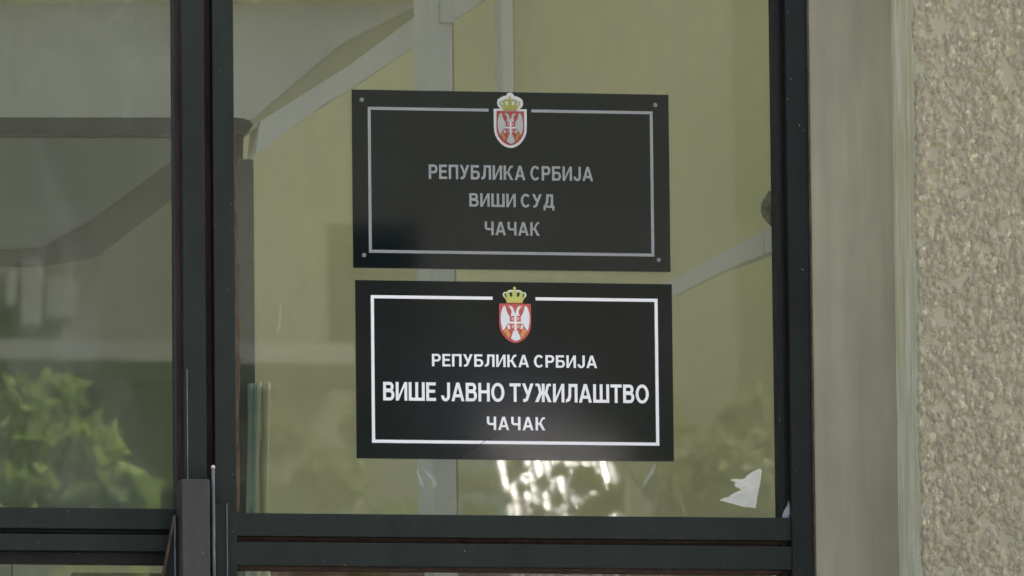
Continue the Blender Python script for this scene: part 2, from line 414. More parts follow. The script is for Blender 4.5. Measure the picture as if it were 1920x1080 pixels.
def ragged(name, pa, pb, y, amp, base, mat, par, horiz=True, seed=0, stepmm=3, thick=.006, bias=.2):
    """crumbled putty line along a pane edge, between two pixels of the photograph"""
    r = random.Random(seed); A, B = P(*pa, y), P(*pb, y); L = float(np.linalg.norm(B-A)); n = max(4, int(L*1000/stepmm))
    top, bot = [], []; v = .3; lump = 0
    for i in range(n+1):
        f = i/n; p = A+(B-A)*f
        v += (r.random()-.5)*.5; v = min(1, max(0, v))
        if r.random() < .06: lump = r.random()*1.2
        lump *= .75
        hgt = amp*(bias+v*.6+lump)
        if horiz: top.append((p[0], p[2]+hgt)); bot.append((p[0], p[2]-base))
        else: top.append((p[0]+hgt, p[2])); bot.append((p[0]-base, p[2]))
    bm = bmesh.new()
    a = [bm.verts.new((q_[0], y-thick, q_[1])) for q_ in top]; b = [bm.verts.new((q_[0], y-thick*1.5, q_[1])) for q_ in bot]
    a2 = [bm.verts.new((q_[0], y+.002, q_[1])) for q_ in top]
    for i in range(n):
        bm.faces.new([a[i], a[i+1], b[i+1], b[i]]); bm.faces.new([a[i], a2[i], a2[i+1], a[i+1]])
    return bm_obj(name, bm, mat, par)
ragged('putty', (455, 965), (1462, 975), GY-.001, .0025, .006, M['putty'], wn, seed=3)
ragged('putty', (441, 250), (446, 962), GY-.001, .005, .004, M['putty2'], wn, False, seed=5, stepmm=9)

# ------------------------------------------------------------------ left door
dr = thing('entrance_door', 'dark framed glass door leaf left of the sign window', 'door', (PX(0), .02, FZ))
XD = XL+.03
vbar('stile', 343, 385.5, .0, .06, M['paint'], dr)
vbar('stile_highlight', 349, 350.6, -.0012, .004, M['edge'], dr, bev=0, z1=z(700))  # thin light strip painting the highlight along the arris
vbar('rebate', 331, 344, .034, .066, M['rust'], dr, bev=0)
vbar('rebate', 385, 402, .036, .066, M['rust'], dr, bev=0)
vbar('glazing_bead', 326, 333, .040, .064, M['post'], dr, bev=.001)
box('stile', XD, XD+.07, .0, .06, B_, T_, M['paint'], dr, .002)
xr = PX(343, 0)
box('rail', XD+.07, PX(331, .004), .004, .064, z(960), z(999), M['paint'], dr, .002)
box('rebate', XD+.07, PX(331, .03), .034, .064, z(999), z(1009), M['dark'], dr)
box('rail', XD+.07, PX(331, .006), .006, .064, z(1009), z(1040), M['paint'], dr, .002)
box('rail', XD+.07, PX(331, .02), .022, .064, z(1040), z(1061), M['paint2'], dr, .002)
box('top_rail', XD+.07, xr, .004, .064, T_-.08, T_, M['paint'], dr, .002)
box('bottom_rail', XD+.07, xr, .004, .064, B_, B_+.2, M['paint'], dr, .002)
GL = .050
box('pane', XD+.06, PX(330, GL), GL, GL+.004, z(964), T_-.07, M['glass_l'], dr)
box('pane', XD+.06, PX(330, GL), GL, GL+.004, B_+.15, z(1062), M['glass_l'], dr)
ragged('putty', (-200, 958), (330, 961), GL-.001, .0045, .006, M['putty'], dr, seed=8)

# ------------------------------------------------------------------ hand-rail post in front of the door stile
gp = thing('rail_post', 'short mid grey steel post standing against the door stile', 'post', (PX(368, -.06), -.06, FZ))
yy = -.075
box('post_tube', PX(341, yy, 950), PX(394, yy, 950), yy, -.012, FZ, PZ(898, yy, 368), M['post'], gp, .003)
bm = bmesh.new(); add_tube(bm, (PX(400, -.03, 950), -.03, FZ), (PX(400, -.03, 950), -.03, PZ(878, -.03, 400)), .0034, seg=14)
bm_obj('rod', bm, M['edge'], gp, smooth=False)
bm = bmesh.new(); bmesh.ops.create_uvsphere(bm, u_segments=12, v_segments=8, radius=.0042, matrix=Matrix.Translation((PX(400, -.03, 950), -.03, PZ(876, -.03, 400))))
M['tip'] = simple('bare_cream_tip', (.6, .55, .45), .5, .1, 50)
bm_obj('rod_tip', bm, M['tip'], gp, smooth=True)
box('edge_strip', PX(404, -.02, 1000), PX(425, -.02, 1000), -.02, .0, FZ, PZ(946, -.02, 415), M['paint'], gp, .001)
box('strip_edge', PX(425, -.022, 1000), PX(427, -.022, 1000), -.022, .0, FZ, PZ(944, -.02, 415), M['edge'], gp)
yy = -.035
prism('side_plate', pxpoly([(329, 967), (341, 967), (343, 1400), (286, 1400), (304, 1090)], yy), yy, yy+.02, M['paint2'], gp)
prism('plate_edge', pxpoly([(326, 966), (330, 966), (306, 1090), (288, 1400), (283, 1400), (302, 1090)], yy-.002), yy-.004, yy+.01, M['putty2'], gp)
box('plate_rib', PX(326.5, yy-.004, 1000), PX(329, yy-.004, 1000), yy-.006, yy+.0, FZ, PZ(968, yy, 328), M['edge'], gp)

# ------------------------------------------------------------------ lettering
w_, hb = .20, .165           # stem and bar of a bold grotesque, in cap heights
def rect(x0, y0, x1, y1): return [(x0, y0), (x1, y0), (x1, y1), (x0, y1)]
def dia(xa, ya, xb, yb, w): return [(xa, ya), (xa+w, ya), (xb+w, yb), (xb, yb)]
def ring(cx, cy, rx, ry, a0, a1, tx, ty, n=18):
    """ring segment as quads; outer radius rx, ry; stroke tx sideways, ty up and down"""
    out = []
    for i in range(n):
        a, b = R(a0+(a1-a0)*i/n), R(a0+(a1-a0)*(i+1)/n)
        out.append([(cx+rx*math.cos(a), cy+ry*math.sin(a)), (cx+rx*math.cos(b), cy+ry*math.sin(b)),
                    (cx+(rx-tx)*math.cos(b), cy+(ry-ty)*math.sin(b)), (cx+(rx-tx)*math.cos(a), cy+(ry-ty)*math.sin(a))])
    return out
def bowl(x0, xr_, y0, y1):
    r = (y1-y0)/2
    rx = min(r, .3)
    return [rect(x0, y1-hb, xr_-rx, y1), rect(x0, y0, xr_-rx, y0+hb)] + ring(xr_-rx, (y0+y1)/2, rx, r, -90, 90, w_, hb, 14)
def G(ch):
    w = w_
    if ch == 'Р': return .74, [rect(0, 0, w, 1)]+bowl(w, .74, .38, 1)
    if ch == 'В': return .78, [rect(0, 0, w, 1)]+bowl(w, .73, .5-.02, 1)+bowl(w, .78, 0, .5+hb-.06)
    if ch == 'Б': return .76, [rect(0, 0, w, 1), rect(w, 1-hb, .69, 1)]+bowl(w, .76, 0, .62)
    if ch == 'Е': return .68, [rect(0, 0, w, 1), rect(w, 0, .68, hb), rect(w, 1-hb, .67, 1), rect(w, .44, .62, .44+hb)]
    if ch == 'П': return .80, [rect(0, 0, w, 1), rect(.80-w, 0, .80, 1), rect(w, 1-hb, .80-w, 1)]
    if ch == 'Л': return .82, [rect(.82-w, 0, .82, 1), rect(.20, 1-hb, .82-w, 1), [(.20, 1-hb), (.20+w*.95, 1-hb), (.20+w*.85, .30), (.16+w*.6, .08), (.04, 0), (0, 0), (0, hb*.95), (.10, hb*1.2), (.17, .35)]]
    if ch == 'И': return .80, [rect(0, 0, w, 1), rect(.80-w, 0, .80, 1), [(w, 0), (w, .26), (.80-w, 1), (.80-w, .74)]]
    if ch == 'У': return .80, [dia(.80-w*1.05, 1, .80-w*1.05-.40, 0.08, w*1.05), [(0, 1), (w*1.1, 1), (.50, .36), (.36, .28)], [(.07, 0), (.26, 0), (.42, .12), (.30, .25), (.22, hb), (.07, hb)]]
    if ch == 'К': return .80, [rect(0, 0, w, 1), rect(w, .43, .30, .57), [(.26, .52), (.38, .62), (.47, .56), (.80, 0), (.57, 0)], [(.26, .48), (.38, .44), (.60, .80), (.66, .85), (.77, .86), (.77, 1), (.62, 1), (.50, .93)]]
    if ch == 'А': return .90, [[(0, 0), (w*1.02, 0), (.53, 1), (.34, 1)], [(.90-w*1.02, 0), (.90, 0), (.56, 1), (.37, 1)], rect(.22, .21, .68, .21+hb)]
    if ch == 'С': return .84, ring(.43, .5, .43, .515, 42, 318, w, hb, 30)
    if ch == 'О': return .92, ring(.46, .5, .46, .515, 0, 360, w, hb, 36)
    if ch == 'Ј': return .62, [rect(.62-w, .30, .62, 1)]+ring(.31, .30, .31, .315, -180, 0, w, hb, 16)
    if ch == 'Ш': return 1.12, [rect(0, 0, w, 1), rect(.56-w/2, hb, .56+w/2, 1), rect(1.12-w, 0, 1.12, 1), rect(w, 0, 1.12-w, hb)]
    if ch == 'Д': return .90, [rect(.08, 0, .90, hb), rect(0, -.2, w*.9, hb), rect(.92-w*.9, -.2, .92, hb), rect(.82-w, hb, .82, 1), rect(.24, 1-hb, .82-w, 1), [(.24, 1-hb), (.24+w, 1-hb), (.24+w*.8, .35), (.12+w*.8, hb), (.10, hb), (.20, .45)]]
    if ch == 'Ч': return .76, [rect(.76-w, 0, .76, 1), rect(0, .62, w, 1), rect(.24, .36, .76-w, .36+hb)]+ring(.26, .62, .26, .26, 180, 270, w, hb, 10)
    if ch == 'Н': return .80, [rect(0, 0, w, 1), rect(.80-w, 0, .80, 1), rect(w, .44, .80-w, .44+hb)]
    if ch == 'Т': return .78, [rect(.39-w/2, 0, .39+w/2, 1-hb), rect(0, 1-hb, .78, 1)]
    if ch == 'Ж': return 1.16, [rect(.58-w/2, 0, .58+w/2, 1), [(.30, .54), (.49, .54), (.49, .46), (.24, 0), (0, 0)], [(.86, .54), (.67, .54), (.67, .46), (.92, 0), (1.16, 0)],
                                [(.30, .5), (.49, .5), (.42, .70), (.36, .93), (.26, 1), (.04, 1), (.04, .87), (.18, .86)], [(.86, .5), (.67, .5), (.74, .70), (.80, .93), (.90, 1), (1.12, 1), (1.12, .87), (.98, .86)]]
def lettering(name, text, x0, x1, zb, cap, y, mat, par, track=.13, space=.42):
    """one line of capitals fitted between x0 and x1, standing on zb"""
    cur = 0; items = []
    for ch in text:
        if ch == ' ': cur += space-track; continue
        wd, polys = G(ch); items.append((cur, polys)); cur += wd+track
    tot = cur-track; sx = (x1-x0)/tot
    bm = bmesh.new(); k = 0
    for off, polys in items:
        for k, pl in enumerate(polys):
            pts = [(x0+(off+a)*sx, zb+b*cap) for a, b in pl]
            add_prism(bm, pts, y-.0004-k*.000008, y)
    bmesh.ops.triangulate(bm, faces=[f for f in bm.faces if len(f.verts) > 4])
    return bm_obj(name, bm, mat, par)

def emblem(par, cx, cz, s, y, mats, backing=False):
    """coat of arms; outlines in enlargement pixels, centred on (712, 367 = top of the shield)"""
    y0 = y
    def cv(pts, ox=712): return [(cx+(a-ox)*s/math.cos(R(YAW)), cz-(b-367)*s) for a, b in pts]
    def mir(pts, ox=712): return [(2*ox-a, b) for a, b in pts][::-1]
    lay = [0]
    sh = [(467, 367), (463, 620), (468, 730), (484, 795), (520, 862), (570, 920), (620, 955), (670, 978), (712, 984)]
    shield = sh + [(1424-a, b) for a, b in sh[::-1][1:]]
    em = prism('emblem', cv(shield), y-.0010, y, mats['red'], par)
    wp = wloc(em)
    def part(name, polys, mat, lift):
        bm = bmesh.new()
        for i, pl in enumerate(polys): add_prism(bm, cv(pl), y-.0010-lift-.00002*i, y-.0010+.0002)
        bmesh.ops.triangulate(bm, faces=[f for f in bm.faces if len(f.verts) > 4])
        return bm_obj(name, bm, mat, em)
    if backing:
        def grow(pts, g, c):
            return [(a+g*(a-c[0])/math.hypot(a-c[0], b-c[1]), b+g*(b-c[1])/math.hypot(a-c[0], b-c[1])) for a, b in pts]
        bs = [(417, 328), (417, 640), (424, 740), (445, 815), (490, 895), (545, 960), (610, 1005), (670, 1028), (712, 1032)]
        bs = bs+[(1424-a, b) for a, b in bs[::-1][1:]]
        cr = [(545, 328), (500, 290), (478, 230), (490, 160), (545, 120), (600, 95), (640, 90), (660, 50), (712, 25)]
        cr = cr+[(1424-a, b) for a, b in cr[::-1][1:]]
        bm = bmesh.new(); add_prism(bm, cv(bs), y-.0006, y); add_prism(bm, cv(cr), y-.0005, y)
        bmesh.ops.triangulate(bm, faces=[f for f in bm.faces if len(f.verts) > 4])
        bm_obj('backing', bm, mats['white'], em)
    wing = [(556, 400), (530, 412), (510, 450), (493, 510), (484, 590), (490, 665), (502, 730), (514, 786), (532, 780), (555, 750), (582, 700), (626, 668), (630, 580), (610, 548), (590, 515), (575, 470), (566, 425)]
    neck = [(604, 404), (640, 402), (670, 418), (690, 455), (702, 505), (712, 515), (712, 562), (640, 556), (652, 530), (657, 480), (640, 450), (622, 432), (604, 424)]
    body = [(640, 552), (784, 552), (784, 600), (640, 600)]
    tail = [(682, 785), (742, 785), (766, 840), (798, 910), (770, 936), (722, 952), (712, 956), (676, 936), (640, 910), (664, 850)]
    leg = [(588, 705), (632, 698), (650, 735), (654, 768), (628, 760), (606, 772), (590, 745)]
    part('eagle', [wing, mir(wing), neck, mir(neck), body, tail, leg, mir(leg)], mats['pale'], .0002)
    part('inner_shield', [[(628, 560), (798, 560), (800, 722), (782, 772), (712, 800), (642, 772), (626, 722)]], mats['red'], .0004)
    sq = lambda a, b: rect(a-17, b-26, a+17, b+26)
    part('cross', [rect(698, 555, 732, 790), [(622, 650), (802, 650), (802, 682), (622, 682)]], mats['white'], .0006)
    part('firesteels', [sq(670, 605), sq(757, 605), sq(672, 728), sq(757, 728)], mats['pink'], .0006)
    beak = [(586, 408), (606, 400), (640, 420), (628, 442), (606, 436), (612, 424)]
    claw = [(528, 800), (566, 768), (600, 770), (608, 812), (640, 860), (620, 870), (606, 905), (592, 890), (566, 850), (580, 820), (552, 832)]
    part('beak', [beak], mats['gold'], .0007); part('beak', [mir(beak)], mats['gold'], .0007)
    part('claw', [claw], mats['gold'], .0007); part('claw', [mir(claw)], mats['gold'], .0007)
    c0 = 706
    cb = [(584, 358), (570, 305), (545, 275), (525, 250), (519, 215), (540, 190), (578, 184), (604, 160), (648, 150), (682, 156), (692, 140), (680, 122), (702, 98)]
    crown = cb+[(2*c0-a, b) for a, b in cb[::-1]]
    crown = [p for i, p in enumerate(crown) if i == 0 or p != crown[i-1]]
    cr = part('crown', [crown], mats['crown'], 0)
    h1 = [(620, 196), (668, 188), (672, 250), (645, 264), (630, 235)]
    h2 = [(548, 212), (566, 204), (578, 232), (584, 272), (566, 258), (552, 236)]
    hm = mats['white'] if backing else mats['black']
    part('crown_opening', [h1, mir(h1, c0), h2, mir(h2, c0)], hm, .0003)
    b1 = [(524, 214), (545, 188), (580, 184), (576, 200), (550, 206), (540, 222), (552, 258), (542, 264), (528, 246)]
    b2 = [(600, 168), (648, 152), (690, 156), (690, 172), (650, 170), (612, 184)]
    part('pearls', [b1, mir(b1, c0), b2, mir(b2, c0)], mats['pale'] if not backing else mats['crown2'], .0004)
    part('crown_band', [[(590, 340), (822, 340), (826, 356), (586, 356)]], mats['gold'], .0005)
    return em

def flat(name, c, rough=.4, bump=0):
    m = N(name); m.col(tuple(c)); m.rough(rough)
    if bump: m.bump(m.noise(260, (1, 1, 1), 3), bump)
    return m.m
# ---- upper sign: acrylic plate with engraved-looking grey letters, fixed by four studs, behind the pane
m = N('grey_black_acrylic'); m.col(m.ramp(m.noise(12, (1, 1, 1), 4), [(.3, (.004, .0080, .0090)), (.7, (.006, .0105, .0115))])); m.rough(.03); m.b.inputs['Specular IOR Level'].default_value = .55
M['acrylic'] = m.m
M['letter_grey'] = simple('dull_silver_letter', (.26, .275, .27), .5, .07, 30)
E1 = dict(red=flat('faded_red', (.27, .042, .035)), pale=flat('grey_white', (.34, .37, .345)), white=flat('off_white_print', (.50, .52, .50)),
          pink=flat('dull_pink', (.40, .22, .19)), gold=flat('brown_gold', (.33, .17, .035)), crown=flat('olive_gold', (.27, .28, .05)),
          crown2=flat('pale_olive', (.25, .27, .12)), black=flat('print_black', (.03, .033, .033)))
y1 = .0475
def sx(px, py, y): return float(P(px, py, y)[0])
def sz(px, py, y): return float(P(px, py, y)[2])
def make_sign(name, label, q, y, th, mplate, border, bw, gap, mline, lines, mlet, emb, E, backing, group=None):
    xa = (sx(q[0][0], q[0][1], y)+sx(q[3][0], q[3][1], y))/2; xb = (sx(q[1][0], q[1][1], y)+sx(q[2][0], q[2][1], y))/2
    zt = (sz(*q[0], y)+sz(*q[1], y))/2; zb = (sz(*q[3], y)+sz(*q[2], y))/2
    t = thing(name, label, 'sign', ((xa+xb)/2, y, zb), group)
    box('plate', xa, xb, y-th, y, zb, zt, mplate, t, .0006)
    yf = y-th
    bxa = (sx(*border[0], yf)+sx(*border[3], yf))/2; bxb = (sx(*border[1], yf)+sx(*border[2], yf))/2
    bzt = (sz(*border[0], yf)+sz(*border[1], yf))/2; bzb = (sz(*border[3], yf)+sz(*border[2], yf))/2
    g0, g1 = sx(gap[0], gap[2], yf), sx(gap[1], gap[2], yf)
    for a, b, c, d in ((bxa, g0, bzt-bw, bzt), (g1, bxb, bzt-bw, bzt), (bxa, bxb, bzb, bzb+bw), (bxa, bxa+bw, bzb+bw, bzt-bw), (bxb-bw, bxb, bzb+bw, bzt-bw)):
        box('border_line', a, b, yf-.0004, yf, c, d, mline, t)
    for text, pa, pb, cap, tr, spc in lines:
        lettering('lettering', text, sx(*pa, yf), sx(*pb, yf), (sz(*pa, yf)+sz(*pb, yf))/2, cap, yf, mlet, t, tr, spc)
    ex, ey, es = emb
    emblem(t, sx(ex, ey, yf), sz(ex, ey, yf), es, yf, E, backing)
    return t, yf
s1, yf1 = make_sign('court_sign', 'upper black sign with grey lettering and four corner studs', [(658, 168), (1252, 178), (1258, 511), (663, 502)], y1, .003, M['acrylic'],
    [(688, 199.5), (1223, 209.5), (1227.5, 481), (693, 474)], .0056, (916, 996, 205), M['letter_grey'],
    [('РЕПУБЛИКА СРБИЈА', (804, 336), (1112, 339), .0272, .135, .42), ('ВИШИ СУД', (880, 388), (1039, 389), .0255, .135, .42), ('ЧАЧАК', (909, 441), (1012, 442), .0258, .135, .4)],
    M['letter_grey'], (956.5, 208.5, .001/8.306*.875), E1, True)
M['stud'] = simple('dull_zinc_stud', (.17, .18, .175), .45, .2, 300)
for px_, py_ in ((678, 187), (1228.5, 197), (682.5, 478.5), (1235, 487.5)):
    bm = bmesh.new(); c_ = P(px_, py_, yf1); add_tube(bm, (c_[0], yf1-.003, c_[2]), (c_[0], yf1, c_[2]), .0038, .0046, 16)
    bm_obj('stud', bm, M['stud'], s1)
# ---- lower sign: printed vinyl
m = N('black_vinyl')
m.col(m.ramp(m.noise(9, (1, 1, 1), 4), [(.3, (.0095, .0125, .0118)), (.7, (.0130, .0165, .0155))]))
m.rough(.050); m.b.inputs['Specular IOR Level'].default_value = .27
m.bump(m.noise(190, (1, 1, .6), 3, .55), .000022, .6); M['vinyl'] = m.m
M['letter_white'] = simple('white_vinyl_print', (.84, .85, .84), .4, .03, 30)
E2 = dict(red=flat('print_red', (.50, .085, .075)), pale=flat('print_pale', (.70, .76, .74)), white=flat('print_white', (.82, .78, .74)),
          pink=flat('print_pink', (.68, .40, .36)), gold=flat('print_gold', (.62, .34, .08)), crown=flat('print_yellow', (.50, .52, .13)),
          crown2=flat('print_pale_yellow', (.6, .62, .4)), black=flat('print_black_lower', (.024, .028, .028)))
y2 = .0485
s2, yf2 = make_sign('prosecutor_sign', 'lower glossy black sign with bright white lettering and red shield', [(665, 525), (1258, 533), (1265, 865), (669, 860)], y2, .0015, M['vinyl'],
    [(693.5, 553.5), (1231.5, 560), (1237.5, 835.5), (699, 830.5)], .0060, (923.5, 1004, 557), M['letter_white'],
    [('РЕПУБЛИКА СРБИЈА', (810, 687), (1119.5, 690), .0235, .135, .42), ('ВИШЕ ЈАВНО ТУЖИЛАШТВО', (718.5, 752), (1216.5, 755), .0350, .10, .36), ('ЧАЧАК', (913, 806), (1022.5, 807), .0250, .17, .4)],
    M['letter_white'], (965.5, 569.5, .001/8.306), E2, False)
# crease in the vinyl
A = [(862, 858), (885, 843), (910, 826), (935, 812)]
bm = bmesh.new()
for (a, b) in zip(A, A[1:]):
    p, q_ = P(*a, yf2), P(*b, yf2); add_tube(bm, (p[0], yf2+.0003, p[2]), (q_[0], yf2+.0003, q_[2]), .0009, seg=8)
bm_obj('crease', bm, M['vinyl'], s2, smooth=True)

# ------------------------------------------------------------------ bits stuck to the glass
M['paper'] = simple('torn_white_paper', (.60, .61, .52), .8, .10, 45, bump=.0012)
pc = prism('torn_paper', pxpoly([(1349, 938), (1357, 934), (1366, 932), (1373, 926), (1381, 922), (1388, 920), (1387, 916), (1378, 912.6), (1377, 908), (1380, 905), (1376, 903), (1368.5, 901), (1371, 898.5), (1378, 897.5), (1388, 899), (1396, 898), (1401, 891), (1412, 884), (1424, 878), (1428, 881), (1427, 895), (1423, 915), (1420, 931), (1418, 944), (1416.6, 953.6), (1406, 951.5), (1395, 951), (1375, 945)], GY-.0002), GY-.0008, GY-.0002, M['paper'], loc=tuple(P(1400, 930, GY)))
tag(pc, 'torn white paper scrap stuck near the lower right pane corner', 'paper scrap')
M['film'] = sheer('clear_tape_remains', (.6, .66, .66), .55)
fm = prism('tape_remnant', pxpoly([(1466, 968), (1470, 958), (1476, 948), (1479, 938), (1481, 955), (1479, 972), (1468, 972)], .024), .0235, .024, M['film'], loc=tuple(P(1474, 965, .024)))
tag(fm, 'translucent torn tape remnant in the lower right frame corner', 'tape')
M['smear'] = sheer('grey_smear', (.6, .62, .64), .15)
def streak(label, pts, wd, seed):
    r = random.Random(seed); L, Rr = [], []
    for i, (a, b) in enumerate(pts):
        f = i/(len(pts)-1); ww = wd*math.sin(math.pi*min(.97, max(.04, f)))*(.6+.6*r.random())
        L.append((a-ww/2, b)); Rr.append((a+ww/2, b))
    o = prism('adhesive_smear', pxpoly(L+Rr[::-1], GY-.0002), GY-.0005, GY-.0002, M['smear'], loc=tuple(P(*pts[0], GY)))
    tag(o, label, 'smear', 'dried smears on the glass')
streak('curved grey smear on the glass below the lower left sign corner', [(782, 877), (783, 885), (786, 895), (790, 905), (795, 915), (798, 920)], 7, 1)
streak('wider grey smear in front of the white column', [(796, 878), (800, 885), (806, 892), (812, 898), (816, 908), (814, 916)], 13, 2)
streak('faint vertical streak left of the lower sign', [(524, 560), (526, 575), (526, 590), (524, 605), (521, 620), (519, 632)], 4, 3)
streak('pale diagonal smear below the lower right sign corner', [(1228, 868), (1225, 880), (1220, 890), (1212, 900), (1205, 915)], 10, 5)

# ------------------------------------------------------------------ stair hall behind the glass
st_ = thing('staircase', 'pale solid stair flight rising to the right behind the glass', 'staircase', (0, 1.9, FZ))
ys = 1.9
prism('parapet', pxpoly([(474, 221), (638, 86), (774, 12), (800, -10), (1100, -190), (1100, -400), (-900, -400), (-900, 3), (760, 5)][:0] or
      [(-900, 4), (740, 5), (790, 5), (774, 14), (638, 84), (474, 222), (330, 296), (170, 412), (80, 462), (-900, 474)], ys), ys, ys+.12, M['offwhite'], st_)
prism('string_shade_strip', pxpoly([(470, 222), (638, 83), (774, 13), (860, -35), (1000, -120), (1010, -100), (774, 40), (652, 130), (485, 236), (470, 247)], ys+.004), ys+.004, ys+.11, M['recess_shade'], st_)  # almost flush strip, coloured as the shadow line under the parapet
prism('landing_shade_strip', pxpoly([(-900, 473), (80, 461), (170, 411), (330, 295), (468, 222), (468, 250), (330, 368), (190, 475), (80, 492), (-900, 494)], ys+.03), ys+.03, ys+.11, M['olive2'], st_)  # same shadow line carried on to the landing, in darker paint
prism('string_board', pxpoly([(485, 230), (652, 125), (774, 34), (860, -25), (1000, -110), (1060, -90), (908, 0), (849, 39), (777, 86), (666, 161), (600, 200), (477, 294)], ys), ys-.02, ys+.1, M['white'], st_)
prism('upper_beam', pxpoly([(-900, 0), (800, 0), (800, -160), (-900, -160)], ys-.05), ys-.05, ys+.2, M['cream'], st_)
# handrail plinth (right)
yl = 2.6
hl = thing('stair_plinth', 'grey-white sloping plinth band rising to the right frame edge', 'plinth', (PX(1400, yl), yl, FZ))
prism('band', pxpoly([(900, 690), (1258, 526), (1350, 474), (1435, 430), (1700, 318), (1700, 372), (1452, 470), (1385, 494), (1300, 536), (1200, 590), (900, 740)], yl), yl, yl+.2, M['white'], hl)
prism('band_joint', pxpoly([(1431, 433), (1433, 432), (1434, 478), (1432, 479)], yl-.002), yl-.003, yl, M['offwhite'], hl)
# dark bag
bm = bmesh.new(); bmesh.ops.create_icosphere(bm, subdivisions=3, radius=1)
for v in bm.verts:
    n_ = v.co.copy(); v.co = Vector((n_.x*.030, n_.y*.03, n_.z*.040*(1+.12*math.sin(n_.x*7+n_.z*5))))
cc = P(1453, 392, yl+.06); bmesh.ops.translate(bm, verts=bm.verts, vec=Vector(cc)+Vector((0, 0, 0)))
M['bag'] = simple('dark_grey_cloth', (.12, .13, .12), .9, .6, 90, bump=.002)
bg_ = bm_obj('cloth_bundle', bm, M['bag'], None, tuple(cc), True); tag(bg_, 'dark grey bundle resting on the sloping plinth at the frame edge', 'bundle')
# column
yc = 1.2
cl = thing('column', 'white square column behind the signs', 'column', (PX(815, yc), yc, FZ))
x0, x1 = PX(808, yc, 540), PX(852, yc, 540)
box('shaft', x0, x1, yc, yc+.16, FZ, ROOF, M['white'], cl, .002)
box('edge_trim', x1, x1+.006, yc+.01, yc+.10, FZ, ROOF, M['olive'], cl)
box('bracket', PX(824, yc-.01, 20), PX(852, yc-.01, 20), yc-.014, yc-.001, PZ(46, yc), 5.4, M['offwhite'], cl, .001)
yp = 3.235
pp = thing('wall_duct', 'pale vertical cable duct on the cream wall above the upper sign', 'duct', (PX(952, yp), yp, PZ(300, yp)))
box('duct_body', PX(944, yp, 90), PX(963, yp, 90), yp, YB, PZ(300, yp), ROOF, M['white'], pp, .002)
box('duct_side', PX(935, yp+.02, 90), PX(944, yp+.02, 90), yp+.03, YB, PZ(300, yp), ROOF, M['offwhite'], pp)
box('painted_shade_line', PX(964, yp, 90), PX(967, yp, 90), yp+.02, YB, PZ(300, yp), ROOF, M['olive'], pp)  # solid olive strip painting the shade along the duct
# inner door leaf
yi = .9
idr = thing('inner_door', 'dark metal framed inner glass door behind the left door', 'door', (PX(200, yi), yi, FZ))
rp = [(-900, 222), (440, 223), (455, 225), (464, 229), (472, 236), (466, 244), (458, 254), (450, 256), (-900, 253)]
prism('top_rail', pxpoly(rp, yi), yi-.02, yi+.03, M['dark'], idr)
prism('hinge_stile', pxpoly([(443, 252), (455, 256), (454, 300), (443, 300)], yi), yi-.01, yi+.03, M['dark'], idr)
box('stile', PX(443, yi), PX(475, yi), yi-.015, yi+.03, FZ+.02, PZ(300, yi, 460), M['stile2'], idr, .002)
box('pane', -3.4, PX(444, yi), yi, yi+.004, PZ(1045, yi, 200), PZ(240, yi, 200), M['tint'], idr)
box('bottom_rail', -3.4, PX(443, yi), yi-.015, yi+.03, PZ(1052, yi, 200), PZ(1015, yi, 200), M['dark'], idr, .002)
# curtain strip
yk = .80
ct = thing('curtain', 'narrow pale curtain hanging beside the inner door stile', 'curtain', (PX(485, yk), yk, PZ(1500, yk)))
def drape(name, pa, pb, ptop, pbot, mat, amp, seed):
    r = random.Random(seed); xa, xb = PX(pa, yk, 850), PX(pb, yk, 850); zt, zb = PZ(ptop, yk), PZ(pbot, yk); V = []; nu, nv = 16, 40
    for j in range(nv+1):
        for i in range(nu+1):
            u, v = i/nu, j/nv
            V.append((xa+(xb-xa)*u+.003*math.sin(v*9+seed)*(1 if i in (0, nu) else .7), yk+amp*math.sin(u*11+v*1.5+seed), zt+(zb-zt)*v))
    F = [(j*(nu+1)+i, j*(nu+1)+i+1, (j+1)*(nu+1)+i+1, (j+1)*(nu+1)+i) for j in range(nv) for i in range(nu)]
    me = bpy.data.meshes.new(name); me.from_pydata(V, [], F)
    for p in me.polygons: p.use_smooth = True
    o = link(name, me, mat, ct); sm = o.modifiers.new('thick', 'SOLIDIFY'); sm.thickness = .002; return o
M['curt1'] = simple('blue_grey_cloth', (.36, .50, .50), .9, .15, 40, (1, 1, .1))
M['curt2'] = simple('pale_olive_cloth', (.66, .69, .55), .9, .12, 40, (1, 1, .1))
drape('blue_fold', 463, 479, 725, 1500, M['curt1'], .004, 1)
drape('pale_fold', 478, 504, 722, 1500, M['curt2'], .006, 2)
# things low in the hall
yr = 1.3
M['wood'] = simple('red_brown_wood', (.16, .085, .055), .5, .5, 18, (.3, 1, 1))
M['brownpanel'] = simple('olive_brown_panel', (.17, .155, .095), .6, .15, 10)
bn = thing('hall_bench', 'reddish brown wooden bench back behind the lower right pane', 'bench', (PX(950, yr), yr, FZ))
box('backrest', PX(470, yr), PX(1440, yr), yr, yr+.03, FZ+.55, PZ(1073, yr, 900), M['wood'], bn, .004)
box('seat', PX(470, yr), PX(1440, yr), yr-.4, yr, FZ+.42, FZ+.46, M['wood'], bn, .004)
for pp_ in (490, 1420): box('leg', PX(pp_, yr)-.02, PX(pp_, yr)+.02, yr-.38, yr-.34, FZ, FZ+.42, M['wood'], bn)
cb_ = thing('wall_cabinet', 'white painted cabinet behind the lower left pane', 'cabinet', (PX(30, yr), yr, FZ))
for a_, b_ in ((-160, -72), (-70, 19), (21, 98)): box('door_panel', PX(a_, yr), PX(b_, yr), yr, yr+.02, FZ+.1, PZ(1030, yr, 30), M['white'], cb_, .002)
